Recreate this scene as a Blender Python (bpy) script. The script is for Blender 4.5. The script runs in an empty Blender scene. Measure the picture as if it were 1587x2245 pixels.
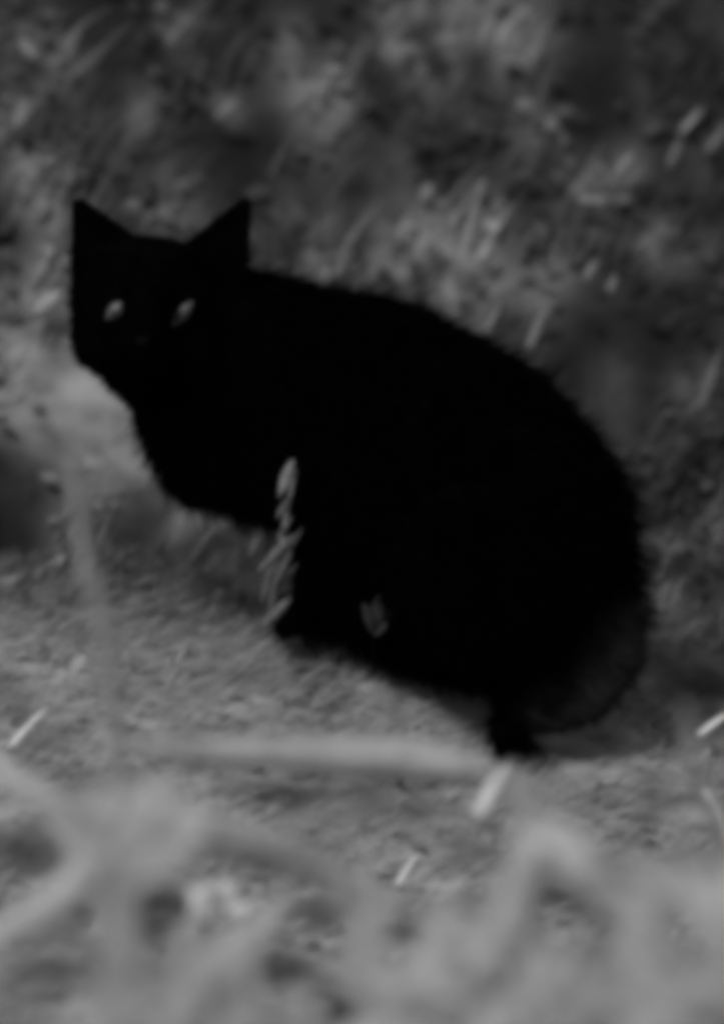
import bpy, bmesh, math, random
import numpy as np
from mathutils import Vector, noise as mnoise

SC = bpy.context.scene
COL = SC.collection
random.seed(11)
RNG = np.random.default_rng(11)

# ------------------------------------------------------------------ camera
PITCH = math.radians(18.0)
DIST = 7.0
PXM = 2834.0                      # photograph pixels per metre at the cat
TGT = Vector((0.0, 0.0, 0.14))
VIEW = Vector((0.0, math.cos(PITCH), -math.sin(PITCH)))
UPV = Vector((0.0, math.sin(PITCH), math.cos(PITCH)))
CAM = TGT - VIEW * DIST
cam = bpy.data.cameras.new("camera")
cam_o = bpy.data.objects.new("camera", cam)
COL.objects.link(cam_o)
cam_o.location = CAM
cam_o.rotation_euler = (math.pi / 2 - PITCH, 0, 0)
cam.sensor_fit = 'VERTICAL'
cam.sensor_height = 36.0
cam.lens = 36.0 * DIST / (2245.0 / PXM)
cam.clip_start = 0.1
cam.clip_end = 500.0
cam.dof.use_dof = True
cam.dof.focus_distance = 6.90
cam.dof.aperture_fstop = cam.lens / 1000.0 / 0.115
SC.camera = cam_o

# ------------------------------------------------------------------ light
SUN_EL, SUN_AZ = math.radians(55), math.radians(215)
world = bpy.data.worlds.new("World")
SC.world = world
world.use_nodes = True
nt = world.node_tree
nt.nodes.clear()
sky = nt.nodes.new('ShaderNodeTexSky')
sky.sky_type = 'NISHITA'
sky.sun_disc = False
sky.sun_elevation = SUN_EL
sky.sun_rotation = SUN_AZ
bw = nt.nodes.new('ShaderNodeRGBToBW')          # a black and white photograph: neutral daylight
bg = nt.nodes.new('ShaderNodeBackground')
bg.inputs['Strength'].default_value = 0.10
wo = nt.nodes.new('ShaderNodeOutputWorld')
nt.links.new(sky.outputs[0], bw.inputs[0])
nt.links.new(bw.outputs[0], bg.inputs[0])
nt.links.new(bg.outputs[0], wo.inputs[0])
sun = bpy.data.lights.new("sun", 'SUN')
sun.energy = 1.5
sun.angle = math.radians(12)
sun.color = (1.0, 1.0, 1.0)
sun_o = bpy.data.objects.new("sun", sun)
COL.objects.link(sun_o)
sd = Vector((math.sin(SUN_AZ) * math.cos(SUN_EL), math.cos(SUN_AZ) * math.cos(SUN_EL), math.sin(SUN_EL)))
sun_o.rotation_euler = sd.to_track_quat('Z', 'Y').to_euler()
sun_o.location = (0, 0, 5)

SC.view_settings.view_transform = 'Standard'
SC.view_settings.look = 'None'
SC.view_settings.exposure = 0.8
SC.view_settings.gamma = 1.0
SC.render.engine = 'CYCLES'
SC.cycles.use_denoising = True
SC.cycles.pixel_filter_type = 'BLACKMAN_HARRIS'
SC.cycles.filter_width = 9.0
SC.cycles.max_bounces = 5


# ------------------------------------------------------------------ helpers
def at(px, py, y):
    """world point that lies on the plane y behind the photograph's pixel"""
    d = VIEW * DIST + Vector((1, 0, 0)) * ((px - 793.5) / PXM) + UPV * ((1122.5 - py) / PXM)
    t = (y - CAM.y) / d.y
    return CAM + d * t


def smooth(a, b, x):
    t = np.clip((x - a) / (b - a), 0, 1)
    return t * t * (3 - 2 * t)


PITS = [(-.285, .25, .028, .04, .08), (-.172, .262, .02, .03, .035)]     # dips shaped in to deepen the shade at the foot of the bank


def height(x, y):
    x = np.asarray(x, float)
    y = np.asarray(y, float)
    z = -0.17 * 0.6 * np.tanh(x / 0.6)
    # the bank behind the cat
    ramp = np.where(y < 0.12, 0, np.where(y < 0.42, (y - 0.12) ** 2 / 0.6, 0.15 + (y - 0.42)))
    z = z + 0.72 * np.minimum(ramp, 3.0 + 0.12 * np.maximum(ramp - 3.0, 0))
    z = z - 0.07 * np.maximum(-0.3 - y, 0) * np.exp(-np.maximum(-0.3 - y, 0) / 8)
    amp = smooth(0.0, 0.5, np.abs(y)) * 0.6 + 0.4
    z = z + amp * (0.008 * np.sin(x * 17 + 1.3) * np.sin(y * 19 + .4) + 0.006 * np.sin(x * 41 + y * 23) + 0.012 * np.sin(x * 7 - y * 9 + 2))
    for hx, hy, dx, dy, dep in PITS:
        z = z - dep * np.exp(-(((x - hx) / dx) ** 2 + ((y - hy) / dy) ** 2) ** 1.5)
    return z


def ground_hit(px, py):
    d = VIEW * DIST + Vector((1, 0, 0)) * ((px - 793.5) / PXM) + UPV * ((1122.5 - py) / PXM)
    lo = 0.5
    t = lo
    while t < 3:
        p = CAM + d * t
        if p.z < float(height(p.x, p.y)):
            return p
        t += 0.0015
    return CAM + d * 1.2


def grey_mat(name, v, rough=0.9, spec=0.15, var=0.3, scale=40.0, bump=0.0, attr=False, transl=0.0, rng=None):
    m = bpy.data.materials.new(name)
    m.use_nodes = True
    n = m.node_tree
    b = n.nodes['Principled BSDF']
    b.inputs['Roughness'].default_value = rough
    b.inputs['Specular IOR Level'].default_value = spec
    tc = n.nodes.new('ShaderNodeTexCoord')
    nz = n.nodes.new('ShaderNodeTexNoise')
    nz.inputs['Scale'].default_value = scale
    nz.inputs['Detail'].default_value = 5
    n.links.new(tc.outputs['Object'], nz.inputs['Vector'])
    mr = n.nodes.new('ShaderNodeMapRange')
    mr.inputs['From Min'].default_value = 0.3
    mr.inputs['From Max'].default_value = 0.7
    mr.inputs['To Min'].default_value = v * (1 - var) if not attr else 1 - var
    mr.inputs['To Max'].default_value = v * (1 + var) if not attr else 1 + var
    n.links.new(nz.outputs[0], mr.inputs['Value'])
    val = mr.outputs[0]
    if attr:
        at_ = n.nodes.new('ShaderNodeAttribute')
        at_.attribute_name = 'tone'
        mu = n.nodes.new('ShaderNodeMath')
        mu.operation = 'MULTIPLY'
        n.links.new(at_.outputs['Fac'], mu.inputs[0])
        n.links.new(val, mu.inputs[1])
        val = mu.outputs[0]
    n.links.new(val, b.inputs['Base Color'])
    if bump:
        bp = n.nodes.new('ShaderNodeBump')
        bp.inputs['Strength'].default_value = bump
        bp.inputs['Distance'].default_value = 0.004
        n.links.new(nz.outputs[0], bp.inputs['Height'])
        n.links.new(bp.outputs[0], b.inputs['Normal'])
    if transl:
        tr = n.nodes.new('ShaderNodeBsdfTranslucent')
        n.links.new(val, tr.inputs['Color'])
        mx = n.nodes.new('ShaderNodeMixShader')
        mx.inputs[0].default_value = transl
        out = n.nodes['Material Output']
        n.links.new(b.outputs[0], mx.inputs[1])
        n.links.new(tr.outputs[0], mx.inputs[2])
        n.links.new(mx.outputs[0], out.inputs['Surface'])
    return m


def mesh_from(name, verts, faces, mat, parent=None, tone=None, shade=True):
    """verts (N,3) array; faces either an (M,k) array or a list of tuples"""
    me = bpy.data.meshes.new(name)
    if isinstance(faces, np.ndarray):
        k = faces.shape[1]
        me.vertices.add(len(verts))
        me.vertices.foreach_set('co', np.asarray(verts, np.float32).ravel())
        me.loops.add(faces.size)
        me.loops.foreach_set('vertex_index', faces.astype(np.int32).ravel())
        me.polygons.add(len(faces))
        me.polygons.foreach_set('loop_start', np.arange(0, faces.size, k, dtype=np.int32))
        me.update(calc_edges=True)
        me.validate()
    else:
        me.from_pydata([tuple(v) for v in verts], [], faces)
    if tone is not None:
        a = me.attributes.new('tone', 'FLOAT', 'POINT')
        a.data.foreach_set('value', np.asarray(tone, np.float32))
    if shade:
        me.polygons.foreach_set('use_smooth', np.ones(len(me.polygons), bool))
    me.materials.append(mat)
    o = bpy.data.objects.new(name, me)
    COL.objects.link(o)
    if parent is not None:
        o.parent = parent
        o.matrix_parent_inverse = parent.matrix_world.inverted()
    return o


def tag(o, label, cat, group=None):
    o['label'] = label
    o['category'] = cat
    if group:
        o['group'] = group
    return o


def empty(name, loc, label, cat, group=None):
    o = bpy.data.objects.new(name, None)
    COL.objects.link(o)
    o.location = loc
    o.empty_display_size = 0.05
    bpy.context.view_layer.update()
    return tag(o, label, cat, group)


def tube(pts, radii, seg=8, sub=4, wob=0.0):
    """smooth tapered tube through points"""
    P = np.array([tuple(p) for p in pts], float)
    R = np.array(radii, float)
    n = len(P)
    if n > 2:
        t = np.linspace(0, n - 1, (n - 1) * sub + 1)
        Q = []
        for u in t:
            i = min(int(u), n - 2)
            f = u - i
            p0, p1, p2, p3 = P[max(i - 1, 0)], P[i], P[i + 1], P[min(i + 2, n - 1)]
            Q.append(0.5 * ((2 * p1) + (-p0 + p2) * f + (2 * p0 - 5 * p1 + 4 * p2 - p3) * f * f + (-p0 + 3 * p1 - 3 * p2 + p3) * f ** 3))
        R = np.interp(t, np.arange(n), R)
        P = np.array(Q)
    else:
        t = np.linspace(0, 1, sub + 1)[:, None]
        R = np.interp(t[:, 0], [0, 1], R)
        P = P[0] * (1 - t) + P[1] * t
    if wob:
        P = P + RNG.normal(0, wob, P.shape) * np.linspace(0, 1, len(P))[:, None].clip(0, 1)
    V, F = [], []
    for i in range(len(P)):
        d = Vector(P[min(i + 1, len(P) - 1)] - P[max(i - 1, 0)]).normalized()
        a = d.cross(Vector((0.13, 0.97, 0.2))).normalized()
        b = d.cross(a)
        for k in range(seg):
            th = 2 * math.pi * k / seg
            V.append(Vector(P[i]) + (a * math.cos(th) + b * math.sin(th)) * R[i])
    for i in range(len(P) - 1):
        for k in range(seg):
            F.append((i * seg + k, i * seg + (k + 1) % seg, (i + 1) * seg + (k + 1) % seg, (i + 1) * seg + k))
    F.append(tuple(range(seg))[::-1])
    F.append(tuple((len(P) - 1) * seg + k for k in range(seg)))
    return V, F


def blades(root, direc, length, width, bend, side, nseg=3, leaf=False):
    """many curved blades at once. root,direc,bend,side: (N,3); returns verts, quads"""
    N = len(root)
    V = np.zeros((N, (nseg + 1) * 2, 3))
    for i in range(nseg + 1):
        t = i / nseg
        c = root + direc * (length * t)[:, None] + bend * (length * t * t)[:, None]
        if leaf:
            w = width * (math.sin(math.pi * (0.06 + 0.92 * t)) ** 0.7)
        else:
            w = width * (1 - 0.85 * t ** 1.5)
        V[:, 2 * i] = c - side * w[:, None] * 0.5
        V[:, 2 * i + 1] = c + side * w[:, None] * 0.5
    q = np.array([[2 * i, 2 * i + 1, 2 * i + 3, 2 * i + 2] for i in range(nseg)])
    F = (q[None] + (np.arange(N) * (nseg + 1) * 2)[:, None, None]).reshape(-1, 4)
    return V.reshape(-1, 3), F, (nseg + 1) * 2


def unit(a):
    return a / np.maximum(np.linalg.norm(a, axis=1, keepdims=True), 1e-9)


# ------------------------------------------------------------------ materials
M_SOIL = grey_mat('soil', 1, attr=True, var=0.5, scale=30, bump=0.6)
M_GRASS = grey_mat('grass_blade', 1, attr=True, var=0.15, scale=60, rough=0.75, spec=0.2, transl=0.25)
M_LEAF = grey_mat('leaf', 1, attr=True, var=0.35, scale=90, rough=0.7, spec=0.25, transl=0.25)
M_STRAW = grey_mat('straw', 0.5, var=0.2, scale=120, rough=0.7, spec=0.25, bump=0.3)
M_DULLSTRAW = grey_mat('weathered_straw', 0.19, var=0.25, scale=90, rough=0.8, bump=0.3)
M_STALK = grey_mat('dry_stalk', 0.24, var=0.2, scale=60, rough=0.8, bump=0.4)
M_GREYSTEM = grey_mat('grey_stem', 0.20, var=0.25, scale=60, rough=0.85)
M_SPIKE = grey_mat('weathered_spikelet', 0.095, var=0.4, scale=200, rough=0.85)
M_DOWN = grey_mat('seed_down', 0.62, var=0.2, scale=200, rough=0.9)
M_BARK = grey_mat('bleached_branch', 0.30, var=0.2, scale=50, rough=0.85, bump=0.5)
M_FUR = grey_mat('black_fur', 1, attr=True, var=0.3, scale=60, rough=1.0, spec=0.0)
M_EYE = grey_mat('iris', 0.05, var=0.8, scale=110, rough=0.35, spec=0.3)
M_PUPIL = grey_mat('pupil', 0.004, var=0.1, rough=0.2, spec=0.4)
M_NOSE = grey_mat('nose_skin', 0.002, var=0.2, scale=200, rough=0.8, spec=0.02)

# ------------------------------------------------------------------ turf: where it is thin and darkened as by shade, where it is pale
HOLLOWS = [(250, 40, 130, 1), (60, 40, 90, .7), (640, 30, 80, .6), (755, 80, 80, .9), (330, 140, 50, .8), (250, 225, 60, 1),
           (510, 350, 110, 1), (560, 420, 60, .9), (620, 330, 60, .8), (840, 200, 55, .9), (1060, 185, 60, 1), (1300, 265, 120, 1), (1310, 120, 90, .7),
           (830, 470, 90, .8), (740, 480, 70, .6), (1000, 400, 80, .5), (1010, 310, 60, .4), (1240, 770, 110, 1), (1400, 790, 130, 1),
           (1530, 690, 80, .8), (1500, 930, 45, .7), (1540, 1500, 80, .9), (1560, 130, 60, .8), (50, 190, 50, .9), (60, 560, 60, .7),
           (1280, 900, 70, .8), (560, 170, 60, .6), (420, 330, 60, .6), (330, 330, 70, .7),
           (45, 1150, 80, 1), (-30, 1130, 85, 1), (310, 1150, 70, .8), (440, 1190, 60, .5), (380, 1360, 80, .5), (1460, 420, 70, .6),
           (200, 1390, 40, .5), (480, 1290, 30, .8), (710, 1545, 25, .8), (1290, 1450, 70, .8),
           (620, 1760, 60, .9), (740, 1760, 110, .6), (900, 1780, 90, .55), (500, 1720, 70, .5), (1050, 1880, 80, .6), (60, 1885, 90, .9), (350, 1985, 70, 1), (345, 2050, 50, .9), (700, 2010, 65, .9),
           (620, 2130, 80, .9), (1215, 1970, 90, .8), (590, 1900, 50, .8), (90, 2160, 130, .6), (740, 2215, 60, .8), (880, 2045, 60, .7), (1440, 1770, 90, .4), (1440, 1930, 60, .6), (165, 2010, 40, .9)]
# bare trodden earth: thin turf, pale soil
BARE = [(60, 850, 130, .9), (180, 900, 110, .9), (210, 1010, 110, .9), (330, 1040, 80, .9), (90, 980, 80, .8), (430, 1110, 50, .8)]
PALES = [(60, 100, 55, 1), (120, 160, 55, 1), (380, 75, 40, 1.5), (20, 260, 70, 1.2), (290, 270, 45, 1), (490, 240, 35, 1.2),
         (700, 240, 75, 1.0), (870, 130, 75, 1.1), (960, 90, 85, 1.2), (1100, 80, 80, 2), (1090, 150, 50, 1.3), (100, 500, 50, 1.2),
         (100, 650, 50, 2), (350, 460, 75, .7), (600, 450, 50, .6), (720, 580, 60, 1.8), (900, 580, 90, 1.9), (1020, 620, 90, 2.0),
         (1200, 670, 60, 1.4), (1060, 570, 60, 1), (950, 530, 40, 1.2), (1345, 860, 50, 1), (1290, 430, 60, 1.1), (1370, 360, 40, 1),
         (40, 420, 55, 1), (60, 850, 130, 1.6), (180, 900, 120, 1.6), (220, 1010, 120, 1.5), (340, 1050, 90, 1.3), (60, 970, 110, 1.4), (230, 1080, 80, 1.3), (430, 1110, 70, 1.3), (500, 1130, 60, .9), (570, 1270, 70, 1.2), (1500, 890, 50, 1),
         (1440, 1320, 50, .6), (1450, 1190, 45, .5), (1560, 1200, 40, .8), (1450, 560, 60, .8), (1180, 290, 60, .7), (640, 110, 60, .8)]
BAR = [(*ground_hit(a, b).xy, c / PXM * 1.1, w) for a, b, c, w in BARE]
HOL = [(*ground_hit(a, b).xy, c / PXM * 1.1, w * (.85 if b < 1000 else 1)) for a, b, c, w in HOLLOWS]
PAL = [(*ground_hit(a, b).xy, c / PXM * 1.1, w) for a, b, c, w in PALES]


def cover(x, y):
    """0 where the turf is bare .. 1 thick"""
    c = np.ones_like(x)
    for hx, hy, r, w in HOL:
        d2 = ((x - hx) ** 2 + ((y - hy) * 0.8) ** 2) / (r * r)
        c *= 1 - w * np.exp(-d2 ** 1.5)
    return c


def pale(x, y):
    c = np.zeros_like(x)
    for hx, hy, r, w in PAL:
        d2 = ((x - hx) ** 2 + ((y - hy) * 0.8) ** 2) / (r * r)
        c = np.maximum(c, w * np.exp(-d2))
    return c


def nz(x, y, s, seed=0.0):
    return np.array([mnoise.noise(Vector((a * s, b * s, seed))) for a, b in zip(x, y)])


# ------------------------------------------------------------------ ground
def spread(core, step, far, grow=1.28):
    a = list(np.arange(0, core + 1e-6, step))
    s = step
    while a[-1] < far:
        s *= grow
        a.append(a[-1] + s)
    a = np.array(a)
    return np.concatenate([-a[:0:-1], a])


gx = spread(0.8, 0.012, 60)
gy = spread(1.4, 0.012, 60)
GX, GY = np.meshgrid(gx, gy, indexing='ij')
GZ = height(GX, GY)
gv = np.stack([GX, GY, GZ], -1).reshape(-1, 3)
nx, ny = len(gx), len(gy)
ii, jj = np.meshgrid(np.arange(nx - 1), np.arange(ny - 1), indexing='ij')
gf = np.stack([ii * ny + jj, (ii + 1) * ny + jj, (ii + 1) * ny + jj + 1, ii * ny + jj + 1], -1).reshape(-1, 4)
gx_, gy_ = gv[:, 0], gv[:, 1]
# dark leaf mould on the bank, paler trodden earth on the level and in the open patches
gt = (0.026 + 0.175 * smooth(0.25, -0.1, gy_) + 0.10 * np.minimum(pale(gx_, gy_), 1.3)) * (0.12 + 0.88 * cover(gx_, gy_))  # the cover factor puts the shade of the hollows into the soil tone
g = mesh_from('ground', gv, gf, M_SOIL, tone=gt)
g['kind'] = 'structure'

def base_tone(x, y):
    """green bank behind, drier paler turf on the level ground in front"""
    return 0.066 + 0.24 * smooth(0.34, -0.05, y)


def mottle(x, y):
    """clumps of paler and darker plants"""
    return np.exp(2.0 * nz(x, y, 13) + 1.7 * nz(x, y, 31, 5)).clip(.3, 3)


def scatter(n, xr, yr, thin=True, power=2.2):
    x = RNG.uniform(*xr, n)
    y = RNG.uniform(*yr, n)
    if thin:
        k = RNG.random(n) < cover(x, y) ** power
        for hx, hy, r, w in BAR:
            k &= RNG.random(n) > w * np.exp(-(((x - hx) ** 2 + ((y - hy) * .8) ** 2) / (r * r)) ** 2)
        x, y = x[k], y[k]
    return x, y


def under_cat(x, y):
    d = (y - (0.08 - (x + 0.06) * 1.0))
    return (np.abs(d - .03) < 0.05) & (x > -0.07) & (x < 0.17)


def stuff(name, label, parts, mat):
    V = np.concatenate([p[0] for p in parts])
    off, F = 0, []
    for v, f, t in parts:
        F.append(f + off)
        off += len(v)
    T = np.concatenate([p[2] for p in parts])
    o = mesh_from(name, V, np.concatenate(F), mat, tone=T)
    o['kind'] = 'stuff'
    o['label'] = label
    return o


def blade_set(x, y, L, W, lean, tone, leaf=False, nseg=3, droop=0.25, up=1.0):
    n = len(x)
    root = np.stack([x, y, height(x, y) - 0.004], 1)
    th = RNG.uniform(0, 2 * np.pi, n)
    d = np.stack([lean[0] + 0.45 * np.cos(th) * RNG.random(n), lean[1] + 0.45 * np.sin(th) * RNG.random(n), np.full(n, up)], 1)
    d = unit(d)
    bend = np.stack([droop * (lean[0] + 0.4 * RNG.normal(size=n)), droop * 0.6 * RNG.normal(size=n), -droop * RNG.random(n)], 1)
    th2 = RNG.uniform(0, np.pi, n)
    side = unit(np.stack([np.cos(th2), np.sin(th2) * 0.6, 0.2 * RNG.normal(size=n)], 1))
    V, F, k = blades(root, d, L, W, bend, side, nseg, leaf)
    return V, F, np.repeat(tone, k)


# the bank: leaning blades over broad low leaves
parts = []
x, y = scatter(19000, (-1.0, 1.0), (0.12, 1.6))
L = RNG.uniform(.03, .075, len(x)) * (.3 + .7 * smooth(.15, .36, y))
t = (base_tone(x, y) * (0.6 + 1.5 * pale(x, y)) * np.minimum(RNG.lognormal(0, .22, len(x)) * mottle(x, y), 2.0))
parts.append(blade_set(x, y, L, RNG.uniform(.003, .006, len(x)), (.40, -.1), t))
x, y = scatter(900, (-2.5, 2.5), (1.6, 4.5), False)
parts.append(blade_set(x, y, RNG.uniform(.1, .2, len(x)), RNG.uniform(.01, .02, len(x)), (.3, 0), np.full(len(x), .07)))
bank_grass = stuff('grass', 'dark green grass leaning to one side over the bank behind the cat', parts, M_GRASS)

parts = []
x, y = scatter(13000, (-1.0, 1.0), (0.10, 1.6), power=.9)
k = RNG.random(len(x)) < smooth(.2, .4, y)
x, y = x[k], y[k]
n = len(x)
root = np.stack([x, y, height(x, y) + RNG.uniform(0, .02, n)], 1)
th = RNG.uniform(0, 2 * np.pi, n)
d = unit(np.stack([np.cos(th) + .3, np.sin(th) - .5, RNG.uniform(-.1, .9, n)], 1))
side = unit(np.cross(d, np.stack([RNG.normal(size=n) * .4, -0.6 + RNG.normal(size=n) * .4, np.ones(n)], 1)))
L = RNG.uniform(.009, .024, n)
V, F, k = blades(root, d, L, L * RNG.uniform(.4, .7, n), np.stack([0 * x, 0 * x, -.25 * RNG.random(n)], 1), side, 3, True)
t = base_tone(x, y) * (0.6 + 1.2 * pale(x, y)) * np.minimum(RNG.lognormal(0, .22, n) * mottle(x, y), 1.7) * (.4 + .6 * cover(x, y))  # leaves toned down inside the hollows, shade put into their colour
parts.append((V, F, np.repeat(t, k)))
stuff('undergrowth', 'low broad leaves and moss covering the bank', parts, M_LEAF)

# the level ground: short matted dry turf, to both sides and in front of the cat
parts = []
x, y = scatter(42000, (-.8, .8), (-1.0, .2))
k = ~under_cat(x, y)
x, y = x[k], y[k]
n = len(x)
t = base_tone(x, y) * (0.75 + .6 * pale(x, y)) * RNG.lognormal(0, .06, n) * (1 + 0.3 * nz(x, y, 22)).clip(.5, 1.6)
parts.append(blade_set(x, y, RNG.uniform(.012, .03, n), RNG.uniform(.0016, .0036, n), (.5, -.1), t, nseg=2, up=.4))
x, y = scatter(1200, (-.8, .8), (-1.0, .2))
k = ~under_cat(x, y)
x, y = x[k], y[k]
n = len(x)
t = base_tone(x, y) * RNG.lognormal(-.1, .15, n)
parts.append(blade_set(x, y, RNG.uniform(.012, .025, n), RNG.uniform(.006, .012, n), (.2, -.2), t, leaf=True, up=.3))
stuff('turf', 'short dry matted turf around the cat', parts, M_GRASS)

# ------------------------------------------------------------------ the cat
cat = empty('cat', at(860, 1480, 0.0), 'black cat crouching on the grass, its head turned to look out over its shoulder', 'cat')
VS, FS = [], []


def add_shape(v, f):
    o = len(VS)
    VS.extend([tuple(p) for p in v])
    FS.extend([tuple(i + o for i in q) for q in f])


_bm = bmesh.new()
bmesh.ops.create_icosphere(_bm, subdivisions=3, radius=1)
SPH = [v.co.copy() for v in _bm.verts]
SPHF = [tuple(v.index for v in f.verts) for f in _bm.faces]
_bm.free()


def ell(px, py, y, r, k=1.0, ry=None):
    c = at(px, py, y)
    a, b = r / PXM, (ry or r) / PXM
    add_shape([c + Vector((s.x * a, 0, 0)) + UPV * (s.z * b) + VIEW * (s.y * a * k) for s in SPH], SPHF)


def chain(pts, step=0.35):
    for p, q in zip(pts[:-1], pts[1:]):
        L = math.hypot(q[0] - p[0], q[1] - p[1]) + abs(q[2] - p[2]) * PXM
        n = max(1, int(L / (step * min(p[3], q[3]))))
        for i in range(n + 1):
            t = i / n
            ell(*[a + (b - a) * t for a, b in zip(p, q)])


# torso, shoulders to rump
chain([(618, 850, .085, 226, .5), (800, 930, .05, 276, .45), (990, 1050, -.01, 286, .42), (1105, 1175, -.06, 276, .42)])
chain([(880, 1190, .03, 240, .4), (1040, 1230, -.03, 240, .42)])
# ruff and chest
chain([(430, 870, .07, 145, .7), (485, 960, .075, 158, .65), (565, 990, .08, 148, .7), (680, 1000, .08, 160, .7)])
# neck
chain([(400, 720, .07, 165, .8), (560, 800, .08, 200, .6)])
# front legs
chain([(775, 1080, .045, 108, .6), (728, 1230, .045, 72, .75), (700, 1320, .045, 54, .9), (652, 1362, .03, 32, 1.2), (622, 1368, .02, 24, 1.4)])
chain([(800, 1090, .11, 108, .6), (770, 1230, .115, 70, .8), (740, 1310, .115, 50, .9), (700, 1345, .10, 32, 1.2)])
# hind legs
chain([(1070, 1250, -.10, 212, .32), (1050, 1360, -.12, 108, .5), (1120, 1430, -.11, 72, .7), (1128, 1520, -.105, 46, .9), (1128, 1592, -.115, 44, 1.0), (1108, 1612, -.14, 30, 1.2)])
chain([(980, 1270, .03, 170, .35), (960, 1390, .03, 70, .7), (985, 1450, .03, 40, .8)])
chain([(740, 1330, .02, 60, .6), (900, 1400, -.02, 64, .8), (1060, 1445, -.06, 56, .8)])
# tail
chain([(1295, 1240, -.05, 88, .6), (1350, 1360, -.06, 62, .7), (1336, 1440, -.075, 74, .7), (1275, 1520, -.09, 66, .7), (1200, 1575, -.10, 36, .8)], .3)
ell(1235, 1430, -.045, 95, .3)
ell(1290, 1360, -.045, 80, .3)
# head
HY = .035
ell(322, 672, HY + .02, 168, .85, 158)
ell(240, 740, HY, 84, .8)
ell(400, 750, HY, 90, .8)
ell(315, 760, HY - .04, 62, .8, 52)          # muzzle
ell(318, 800, HY - .025, 52, .8, 42)         # chin
chain([(322, 640, HY - .035, 50, .6), (318, 735, HY - .055, 30, .8)])   # bridge of the nose


def ear(poly, yb, thick):
    """tapered ear: base polygon edge to tip, hollowed on the front"""
    a, tip, b = poly
    m = ((a[0] + b[0]) / 2, (a[1] + b[1]) / 2)
    v, f = [], []
    rows = 7
    for i in range(rows):
        t = i / (rows - 1)
        s = .9 * t ** 1.1
        l = (a[0] + (tip[0] - a[0]) * s, a[1] + (tip[1] - a[1]) * s)
        r = (b[0] + (tip[0] - b[0]) * s, b[1] + (tip[1] - b[1]) * s)
        th = thick * (1 - .45 * t)
        for u in (0, .25, .5, .75, 1):
            hx, hy = l[0] + (r[0] - l[0]) * u, l[1] + (r[1] - l[1]) * u
            dep = yb + .014 * math.sin(math.pi * u) * (1 - t)
            v.append(at(hx, hy, dep - th))
            v.append(at(hx, hy, dep + th))
    W = 10
    for i in range(rows - 1):
        for u in range(4):
            p, q = i * W + u * 2, (i + 1) * W + u * 2
            f.append((p, p + 2, q + 2, q))
            f.append((p + 1, q + 1, q + 3, p + 3))
        p, q = i * W, (i + 1) * W
        f.append((p, q, q + 1, p + 1))
        f.append((p + 8, p + 9, q + 9, q + 8))
    for u in range(4):
        p = u * 2
        f.append((p, p + 1, p + 3, p + 2))
        p = (rows - 1) * W + u * 2
        f.append((p, p + 2, p + 3, p + 1))
    add_shape(v, f)


ear(((158, 665), (156, 416), (360, 560)), HY + .02, .008)
ear(((370, 560), (555, 414), (540, 665)), HY + .03, .008)
ell(212, 560, HY + .025, 60, .4)
ell(345, 835, HY + .02, 84, .8)
ell(300, 800, HY + .005, 80, .8)
chain([(195, 520, HY + .025, 30, .35), (180, 475, HY + .025, 16, .5)])
chain([(490, 520, HY + .035, 40, .35), (530, 472, HY + .035, 20, .5)])
ell(475, 575, HY + .035, 66, .4)

me = bpy.data.meshes.new('cat_shape')
me.from_pydata(VS, [], FS)
tmp = bpy.data.objects.new('cat_shape', me)
COL.objects.link(tmp)
md = tmp.modifiers.new('r', 'REMESH')
md.mode = 'VOXEL'
md.voxel_size = 0.0032
ms = tmp.modifiers.new('s', 'SMOOTH')
ms.factor = 0.5
ms.iterations = 4
dg = bpy.context.evaluated_depsgraph_get()
body_me = bpy.data.meshes.new_from_object(tmp.evaluated_get(dg))
bpy.data.objects.remove(tmp)
body_me.name = 'body'
nv = len(body_me.vertices)
co = np.zeros(nv * 3, np.float32)
body_me.vertices.foreach_get('co', co)
co = co.reshape(-1, 3)
no = np.zeros(nv * 3, np.float32)
body_me.vertex_normals.foreach_get('vector', no)
no = no.reshape(-1, 3)
tl = [at(1330, 1400, -.07), at(1325, 1450, -.075), at(1262, 1515, -.09), at(1215, 1560, -.10)]


def fur_tone(p):
    d = np.min([np.linalg.norm(p - np.array(c), axis=1) for c in tl], axis=0)
    return 0.001 + 0.014 * smooth(.052, .030, d)      # the tail is a little lighter than the body


a = body_me.attributes.new('tone', 'FLOAT', 'POINT')
a.data.foreach_set('value', fur_tone(co).astype(np.float32))
body_me.materials.clear()
body_me.materials.append(M_FUR)
body_me.polygons.foreach_set('use_smooth', np.ones(len(body_me.polygons), bool))
body = bpy.data.objects.new('body', body_me)
COL.objects.link(body)
body.parent = cat
body.matrix_parent_inverse = cat.matrix_world.inverted()

# fur: fine tapering hairs lying back along the body
NF = 70000
idx = RNG.integers(0, nv, NF)
fp, fn = co[idx].astype(float), no[idx].astype(float)
head_c = np.array(at(322, 672, HY))
dh = np.linalg.norm(fp - head_c, axis=1)
earz = fp[:, 2] > at(322, 560, HY).z
keep = ~((dh < .125) & (RNG.random(NF) < np.where(earz, .93, .3)))
fp, fn, dh = fp[keep], fn[keep], dh[keep]
n = len(fp)
sweep = np.array([0.55, -0.1, -0.45])
tail_d = np.min([np.linalg.norm(fp - np.array(c), axis=1) for c in tl], axis=0)
L = np.where((dh < .10) | ((dh < .13) & (fp[:, 2] > at(322, 560, HY).z)) | (tail_d < .03), RNG.uniform(.003, .007, n), RNG.uniform(.008, .019, n))
guard = (RNG.random(n) < .25) & (L > .0075)
L = np.where(guard, L * 1.5, L)          # longer guard hairs
d = unit(fn * RNG.uniform(.5, 1.0, n)[:, None] + sweep * np.where(dh < .085, .2, .8)[:, None] + RNG.normal(0, .25, (n, 3)))
sd_ = unit(np.cross(d, RNG.normal(size=(n, 3))))
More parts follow.
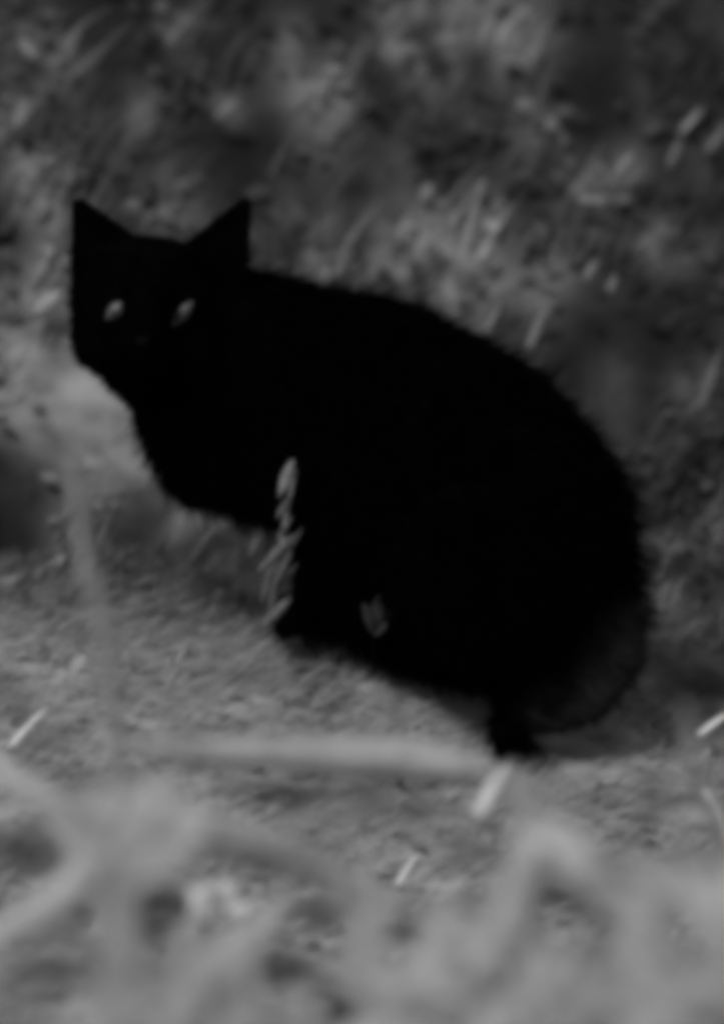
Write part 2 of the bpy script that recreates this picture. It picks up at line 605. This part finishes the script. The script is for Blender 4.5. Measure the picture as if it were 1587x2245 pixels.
W = RNG.uniform(.0004, .001, n)
fv = np.stack([fp - sd_ * W[:, None], fp + sd_ * W[:, None], fp + d * L[:, None] + sweep * (L * .25)[:, None]], 1).reshape(-1, 3)
ff = np.arange(n * 3).reshape(-1, 3)
mesh_from('fur', fv, ff, M_FUR, cat, tone=np.repeat(fur_tone(fp), 3), shade=False)


def surface_y(px, py):
    """depth of the cat's coat in front of the photograph's pixel"""
    d = (at(px, py, 0.3) - CAM).normalized()
    ok, loc, nn, fi = body.ray_cast(body.matrix_world.inverted() @ CAM, d)
    return (body.matrix_world @ loc).y if ok else HY - .06


bpy.context.view_layer.update()


def eye(px, py, rx, rz, tilt, slit):
    y = surface_y(px, py)
    c = at(px, py, y + .0015)
    ax = Vector((math.cos(tilt), 0, 0)) + UPV * math.sin(tilt)
    az = Vector((-math.sin(tilt), 0, 0)) + UPV * math.cos(tilt)
    V = []
    for s in SPH:
        # almond: pinched to both corners
        pin = (1 - abs(s.z) ** 2.2 * .55)
        V.append(c + ax * (s.x * rx / PXM * pin) + az * (s.z * rz / PXM) + VIEW * (s.y * .0045))
    o = mesh_from('eye', V, SPHF, M_EYE, cat)
    V = [c - VIEW * .003 + ax * (s.x * slit / PXM) + az * (s.z * rz * .6 / PXM) + VIEW * (s.y * .0022) for s in SPH]
    mesh_from('pupil', V, SPHF, M_PUPIL, o)


eye(255, 680, 16, 31, math.radians(-46), 4)
eye(397, 690, 15, 40, math.radians(-42), 5)
ny_ = surface_y(314, 748)
c = at(314, 750, ny_)
mesh_from('nose', [c + Vector((s.x * 16 / PXM * (1.0 + .5 * s.z), 0, 0)) + UPV * (s.z * 12 / PXM) + VIEW * (s.y * .004) for s in SPH], SPHF, M_NOSE, cat)

# ------------------------------------------------------------------ single blades, straws and leaves one can point to
def ribbon(pts, w0, thick, twist=0.0):
    """flat blade with a raised midrib: pts world, w0 list of widths"""
    n = len(pts)
    V, F = [], []
    for i, p in enumerate(pts):
        d = (pts[min(i + 1, n - 1)] - pts[max(i - 1, 0)]).normalized()
        s = d.cross(VIEW).normalized()
        s = (s + VIEW * (.45 + twist * i / n)).normalized()
        nn = d.cross(s).normalized()
        w = w0[i]
        for a_, b_ in ((-.5, 0), (-.2, .35), (0, .6), (.2, .35), (.5, 0), (0, -.5)):
            V.append(p + s * (w * a_) + nn * (thick * b_))
    for i in range(n - 1):
        for k in range(6):
            F.append((i * 6 + k, i * 6 + (k + 1) % 6, i * 6 + 6 + (k + 1) % 6, i * 6 + 6 + k))
    F.append(tuple(range(6))[::-1])
    F.append(tuple((n - 1) * 6 + k for k in range(6)))
    return V, F


def curve_pts(p, q, sag, n=7):
    out = []
    for i in range(n):
        t = i / (n - 1)
        out.append(p.lerp(q, t) + Vector((sag * .7, 0, sag)) * math.sin(math.pi * t))
    return out


def straw(name, x0, y0, x1, y1, y, w, label, cat_='grass blade', mat=None, y2=None, sag=0.0, group='single pale blades and straws', shape='blade'):
    p, q = at(x0, y0, y), at(x1, y1, y if y2 is None else y2)
    pts = curve_pts(p, q, sag)
    w = w / PXM
    if shape == 'blade':
        prof = [w * (.55 + .45 * math.sin(math.pi * min(1, .2 + i / 7))) * (1 if i < 5 else (.75 if i == 5 else .3)) for i in range(7)]
    else:
        prof = [w * max(.12, math.sin(math.pi * (.04 + .92 * i / 6)) ** .7) for i in range(7)]
    v, f = ribbon(pts, prof, max(.0008, w * .25))
    return tag(mesh_from(name, v, f, mat or M_STRAW), label, cat_, group)


def gy_at(px, py, lift=0.01):
    p = ground_hit(px, py)
    return p.y - lift


S = straw
S('grass_shoot', 1490, 292, 1542, 234, gy_at(1510, 300, .05), 7, 'bright thin slanted straw high on the dark bank above the cat\'s rump')
S('grass_shoot', 1462, 372, 1492, 300, gy_at(1480, 380, .04), 13, 'dull blade just below the bright straw high on the bank', mat=M_DULLSTRAW)
S('grass_shoot', 1545, 335, 1600, 270, gy_at(1560, 340, .04), 11, 'grey blade cut by the picture\'s edge near the bright straw on the bank', mat=M_DULLSTRAW)
S('grass_shoot', 1058, 738, 1098, 662, gy_at(1070, 740, .03), 20, 'pale short blade standing right on the line of the cat\'s back', mat=M_DULLSTRAW)
S('grass_shoot', 1155, 770, 1196, 672, gy_at(1170, 790, .03), 19, 'longer pale blade rising behind the cat\'s back beside a leaf tuft', mat=M_DULLSTRAW)
S('grass_shoot', 1282, 612, 1308, 566, gy_at(1290, 620, .03), 16, 'short grey blade on the bank above the longer pale blade', mat=M_DULLSTRAW)
S('grass_shoot', 1334, 640, 1350, 602, gy_at(1340, 650, .03), 16, 'stubby grey blade, the rightmost of two side by side on the bank', mat=M_DULLSTRAW)
S('grass_shoot', 385, 1462, 418, 1398, gy_at(395, 1470, .02), 17, 'dull blade standing alone in the turf below the cat\'s chest', mat=M_DULLSTRAW)
S('straw', 18, 1640, 108, 1545, gy_at(50, 1660, .08), 15, 'long bright straw lying slanted beyond the tall thin stem', 'straw')
S('straw', -20, 1470, 20, 1435, gy_at(5, 1480, .02), 17, 'short grey straw cut by the picture\'s edge above the long bright straw', 'straw', mat=M_DULLSTRAW)
S('straw', 868, 1945, 912, 1876, -.42, 17, 'small bright straw sticking up from the pale grass below the fallen stalk', 'straw')
S('straw', 1528, 1612, 1600, 1560, gy_at(1560, 1620, .05), 20, 'pale straw at the edge of the turf behind the cat\'s tail', 'straw')
S('straw', 1040, 1800, 1115, 1670, -.75, 46, 'thick stubby pale straw slanting below the cat\'s hind paw', 'straw', grey_mat('pale_straw', .42, var=.2, scale=120), sag=.002)
S('straw', 690, 1840, 735, 1795, -.3, 13, 'small dull straw in the dark gap under the fallen stalk', 'straw', mat=M_DULLSTRAW)
S('straw', 762, 1855, 780, 1800, -.3, 12, 'second dull straw in the dark gap, the more upright one', 'straw', mat=M_DULLSTRAW)
S('grass_shoot', 1540, 1740, 1555, 1640, -.32, 18, 'grey blade standing at the picture\'s edge under the straw behind the tail', mat=M_DULLSTRAW)
S('grass_shoot', 1545, 1730, 1605, 1880, -.5, 24, 'blade drooping down toward the lower picture edge beside the right dry plant', sag=.004, mat=M_STRAW)
S('fallen_leaf', 1270, 440, 1330, 436, gy_at(1300, 450, .03), 20, 'pale leaf lying level below the dark hollow on the bank', 'leaf', M_DULLSTRAW, group='single leaves on the bank', shape='leaf')
S('fallen_leaf', 1325, 415, 1385, 335, gy_at(1350, 420, .03), 22, 'pale curled leaf rising from the edge of the dark hollow', 'leaf', M_DULLSTRAW, group='single leaves on the bank', shape='leaf')
S('fallen_leaf', 70, 690, 135, 640, gy_at(95, 700, .03), 46, 'bright leaf beside the cat\'s cheek', 'leaf', grey_mat('bright_leaf', .2, var=.3, scale=150), group='single leaves on the bank', shape='leaf')
S('fallen_leaf', 362, 100, 402, 58, gy_at(380, 110, .03), 34, 'pale leaf high on the bank over the cat\'s head', 'leaf', M_SPIKE, group='single leaves on the bank', shape='leaf')
S('fallen_leaf', 470, 262, 525, 220, gy_at(490, 270, .03), 42, 'grey leaf on the bank above the cat\'s pricked ear', 'leaf', M_SPIKE, group='single leaves on the bank', shape='leaf')
S('fallen_leaf', 45, 85, 85, 130, gy_at(60, 130, .03), 34, 'grey drooping leaf in the topmost corner of the bank', 'leaf', M_DULLSTRAW, group='single leaves on the bank', shape='leaf')

# grass seed head in front of the cat's foreleg: stem with spikelets
sh = empty('wild_barley', at(600, 1375, -.03), 'pale grass seed head standing against the black foreleg of the cat', 'seed head')
v, f = tube([at(588, 1390, -.03), at(606, 1280, -.035), at(622, 1160, -.04), at(648, 1030, -.045)], [.002, .0018, .0015, .001], 6)
mesh_from('stem', v, f, M_DULLSTRAW, sh)
for (a0, b0, a1, b1, w) in [(612, 1092, 652, 1012, 34), (606, 1140, 650, 1085, 18), (604, 1190, 652, 1120, 15), (618, 1230, 650, 1165, 17), (560, 1260, 622, 1170, 26), (545, 1225, 570, 1180, 30), (596, 1300, 636, 1215, 24), (590, 1350, 622, 1270, 22), (572, 1330, 610, 1240, 26), (560, 1390, 610, 1310, 26), (610, 1290, 655, 1240, 12)]:
    p, q = at(a0, b0, -.035), at(a1, b1, -.05)
    q += Vector((random.gauss(0, .003), 0, random.gauss(0, .003)))
    pts = curve_pts(p, q, random.uniform(-.001, .002))
    wm = w / PXM * random.uniform(.6, 1.2)
    v, f = ribbon(pts, [wm * max(.15, math.sin(math.pi * (.05 + .9 * i / 6))) for i in range(7)], wm * .3)
    mesh_from('spikelet', v, f, M_DULLSTRAW if w > 33 else M_SPIKE, sh)
wl = empty('gap_herb', at(822, 1470, surface_y(825, 1400) - .03), 'dim small leafed herb in front of the cat\'s dark belly', 'herb')  # added herb, in place of the pale gap between the legs
wy = surface_y(825, 1340) - .014
M_HERB = grey_mat('grey_leaf', .035, var=.5, scale=200)
v, f = tube([at(822, 1480, wy - .01), at(818, 1420, wy), at(826, 1350, wy)], [.0009, .0008, .0006], 6)
mesh_from('stem', v, f, M_NOSE, wl)
for a0, b0, a1, b1, w in [(818, 1385, 836, 1300, 40), (822, 1375, 858, 1330, 30), (816, 1390, 796, 1325, 28), (820, 1395, 848, 1365, 22)]:
    pts = curve_pts(at(a0, b0, wy), at(a1, b1, wy - .006), .0015)
    v, f = ribbon(pts, [w / PXM * max(.15, math.sin(math.pi * (.05 + .9 * k / 6))) for k in range(7)], .001)
    mesh_from('leaf', v, f, M_HERB, wl)


# fallen pale stalk lying across in front of the cat
def plant(name, label, cat_, base, items, mat, group=None):
    e = empty(name, base, label, cat_, group)
    for nm, pts, rad, *own in items:
        v, f = tube(pts, rad, 9, 5, .0006)
        mesh_from(nm, v, f, own[0] if own else mat, e)
    return e


fy = -1.0
v, f = tube([at(250, 1632, fy + .02), at(500, 1648, fy), at(760, 1658, fy), at(940, 1668, fy), at(1075, 1690, -1.05)], [.002, .0085, .0145, .0145, .004], 10, 6, .0008)
tag(mesh_from('fallen_stalk', v, f, M_STALK), 'pale thick dry stalk fallen level in front of the crouching cat', 'stalk')

# tall thin stem on the left
ty = -1.08
ts = plant('tall_grass', 'tall thin grey stem standing blurred between the viewer and the cat\'s chest', 'stem', at(262, 1760, ty), [
    ('stem', [at(262, 1790, ty), at(250, 1560, ty), at(225, 1380, ty), at(196, 1240, ty), at(172, 1120, ty), at(158, 1020, ty), at(150, 930, ty)],
     [.006, .0055, .005, .0042, .0035, .0022, .001])], M_GREYSTEM)
v, f = tube([at(185, 1300, ty - .01), at(174, 1165, ty - .01)], [.0012, .0008], 6)
mesh_from('sheath', v, f, M_STRAW, ts)

# left dry plant with its forks
py_ = -1.4
gl = lambda px, y: Vector((at(px, 2000, y).x, y, float(height(at(px, 2000, y).x, y)) - .01))
node = at(285, 1810, py_)
plant('dry_plant', 'pale dry forked plant, blurred, its fork below the tall thin stem', 'plant', gl(270, py_), [
    ('stem', [gl(255, py_), at(262, 2240, py_), at(268, 2050, py_), node], [.014, .014, .0135, .0135]),
    ('branch', [node, at(190, 1925, py_ - .02), at(80, 2010, py_ - .03), at(-60, 2095, py_ - .05)], [.0125, .0125, .0125, .011]),
    ('branch', [node, at(340, 1755, py_), at(300, 1770, py_)], [.012, .011, .006]),
    ('branch', [node, at(150, 1760, py_), at(60, 1730, py_ + .02), at(-60, 1660, py_ + .04)], [.009, .008, .008, .006]),
    ('branch', [node, at(420, 1810, py_), at(560, 1850, py_ + .02), at(740, 1925, py_ + .05), at(900, 2010, py_ + .05)], [.012, .012, .011, .008, .003]),
    ('branch', [at(200, 1940, py_ - .02), at(180, 1850, py_), at(175, 1740, py_)], [.007, .007, .005])], M_BARK)
# right dry plant
qy = -1.4
nd = at(1190, 1825, qy)
plant('dry_plant', 'pale dry plant bent like an arch, blurred, below the cat\'s hind paw', 'plant', gl(1100, qy), [
    ('stem', [gl(1040, qy), at(1075, 2200, qy), at(1130, 2010, qy), nd], [.015, .015, .015, .016]),
    ('branch', [nd, at(1620, 2250, qy)], [.016, .013]),
    ('branch', [nd, at(1165, 1780, qy + .1), at(1125, 1690, qy + .2)], [.013, .012, .005], M_GREYSTEM),
    ], M_BARK)
# right edge stem
plant('tall_grass', 'grey stem bending along the picture\'s edge beside the arched dry plant', 'stem', gl(1590, -1.3), [
    ('stem', [gl(1590, -1.3), at(1580, 1950, -1.3), at(1535, 1740, -1.3), at(1515, 1620, -1.3), at(1500, 1540, -1.3)], [.005, .005, .005, .004, .001])], M_GREYSTEM)
# pale flower head in the near grass
fh = empty('seed_plume', at(500, 1960, -.9), 'bright fluffy seed plume in the near grass under the forked dry plant', 'seed plume')
v, f = tube([gl(440, -.95), at(446, 2100, -.95), at(460, 1990, -.95)], [.003, .003, .002], 6)
mesh_from('stem', v, f, M_DULLSTRAW, fh)
for i in range(16):
    a0 = at(470 + random.uniform(-60, 40), 1985 + random.uniform(-25, 40), -.95 + random.uniform(-.02, .02))
    q = a0 + Vector((random.uniform(-.006, .016), random.uniform(-.01, .01), random.uniform(.004, .016)))
    pts = curve_pts(a0, q, .001)
    wm = random.uniform(.006, .011)
    v, f = ribbon(pts, [wm * max(.15, math.sin(math.pi * (.05 + .9 * k / 6))) for k in range(7)], wm * .3)
    mesh_from('seed_tuft', v, f, M_DOWN, fh)

# near pale grass, out of focus: tall dry blades standing before the cat
GAPS = [(60, 1890, 90), (0, 1940, 60), (350, 1990, 60), (345, 2060, 40), (700, 2010, 55), (620, 2130, 70), (1215, 1975, 85), (1330, 2010, 50), (1050, 1890, 80), (590, 1900, 60), (90, 2170, 140), (470, 1890, 45), (740, 2215, 45), (880, 2050, 50), (1430, 1760, 140), (1500, 2080, 50), (1090, 2120, 40), (490, 1965, 62), (890, 1910, 60), (165, 2010, 35)]


PUFFS = [(1040, 2080, 110), (830, 2110, 120), (500, 2210, 110), (300, 2215, 80), (1150, 2190, 90), (1350, 2200, 110), (1540, 2200, 90),
         (900, 1960, 90), (1000, 2040, 110), (1230, 2120, 80), (1540, 1930, 70), (700, 2240, 90), (1040, 1980, 80), (950, 2200, 120), (780, 1960, 70), (1120, 1900, 70),
         (60, 1640, 60), (140, 1780, 60), (420, 1880, 60), (560, 2010, 70), (1290, 1900, 70), (1460, 2130, 60), (1180, 1790, 60), (250, 2100, 50), (310, 1790, 55)]
GAPR = [(a, b, r_) for a, b, r_ in GAPS]
C_, D_, S_, LL, WW = [], [], [], [], []
for i in range(30000):
    y = random.uniform(-1.65, -1.1)
    px, py = random.uniform(-250, 1840), random.uniform(1640, 2500)
    den = .55 * max(0, min(1, (py - 1840) / 260))
    for a, b, r_ in PUFFS:
        den += .45 * math.exp(-((px - a) ** 2 + (py - b) ** 2) / (r_ * r_))
    if random.random() > den * .26:
        continue
    ang = random.choice((random.gauss(1.2, .5), random.gauss(2.2, .5), random.uniform(0, 3.14)))
    ln, wd = random.uniform(120, 280), random.uniform(36, 80)
    ok = True
    for u in (-.5, -.25, 0, .25, .5):
        qx, qy_ = px + math.cos(ang) * ln * u, py - math.sin(ang) * ln * u
        if qy_ < 1860 - 160 * (px < 420) or any((qx - a) ** 2 + (qy_ - b) ** 2 < (r_ * .8 + wd * .4) ** 2 for a, b, r_ in GAPR):
            ok = False
            break
    if not ok:
        continue
    k = (y - CAM.y) / -CAM.y / PXM
    C_.append(tuple(at(px, py, y)))
    D_.append((math.cos(ang), random.gauss(0, .25), math.sin(ang)))
    S_.append((-math.sin(ang), random.gauss(.25, .15), math.cos(ang)))
    LL.append(ln * k)
    WW.append(wd * k)
c, d, side, L, WW = np.array(C_), unit(np.array(D_)), unit(np.array(S_)), np.array(LL), np.array(WW)
n = len(c)
zg = height(c[:, 0], c[:, 1])
c[:, 2] = np.maximum(c[:, 2], zg + .01)
V1, F1, k1 = blades(c - d * (L * .5)[:, None], d, L, WW, np.stack([0 * L, 0 * L, RNG.uniform(-.15, .05, n)], 1), side, 6, True)
t1 = np.repeat(RNG.uniform(.33, .42, n), k1)
print('near leaves', n)
# the thin culms that carry them
m = np.arange(0, n, 5)
root = np.stack([c[m, 0] + RNG.normal(0, .02, len(m)), c[m, 1] + RNG.normal(0, .03, len(m)), zg[m] - .01], 1)
dv = c[m] - root
V2, F2, k2 = blades(root, unit(dv), np.linalg.norm(dv, axis=1), np.full(len(m), .0022), np.zeros((len(m), 3)), np.tile([[1., 0, 0]], (len(m), 1)), 3)
stuff('dry_grass', 'pale dry leafy grass standing out of focus nearest the viewer', [(V1, F1, t1), (V2, F2, np.full(len(m) * k2, .4))], M_GRASS)
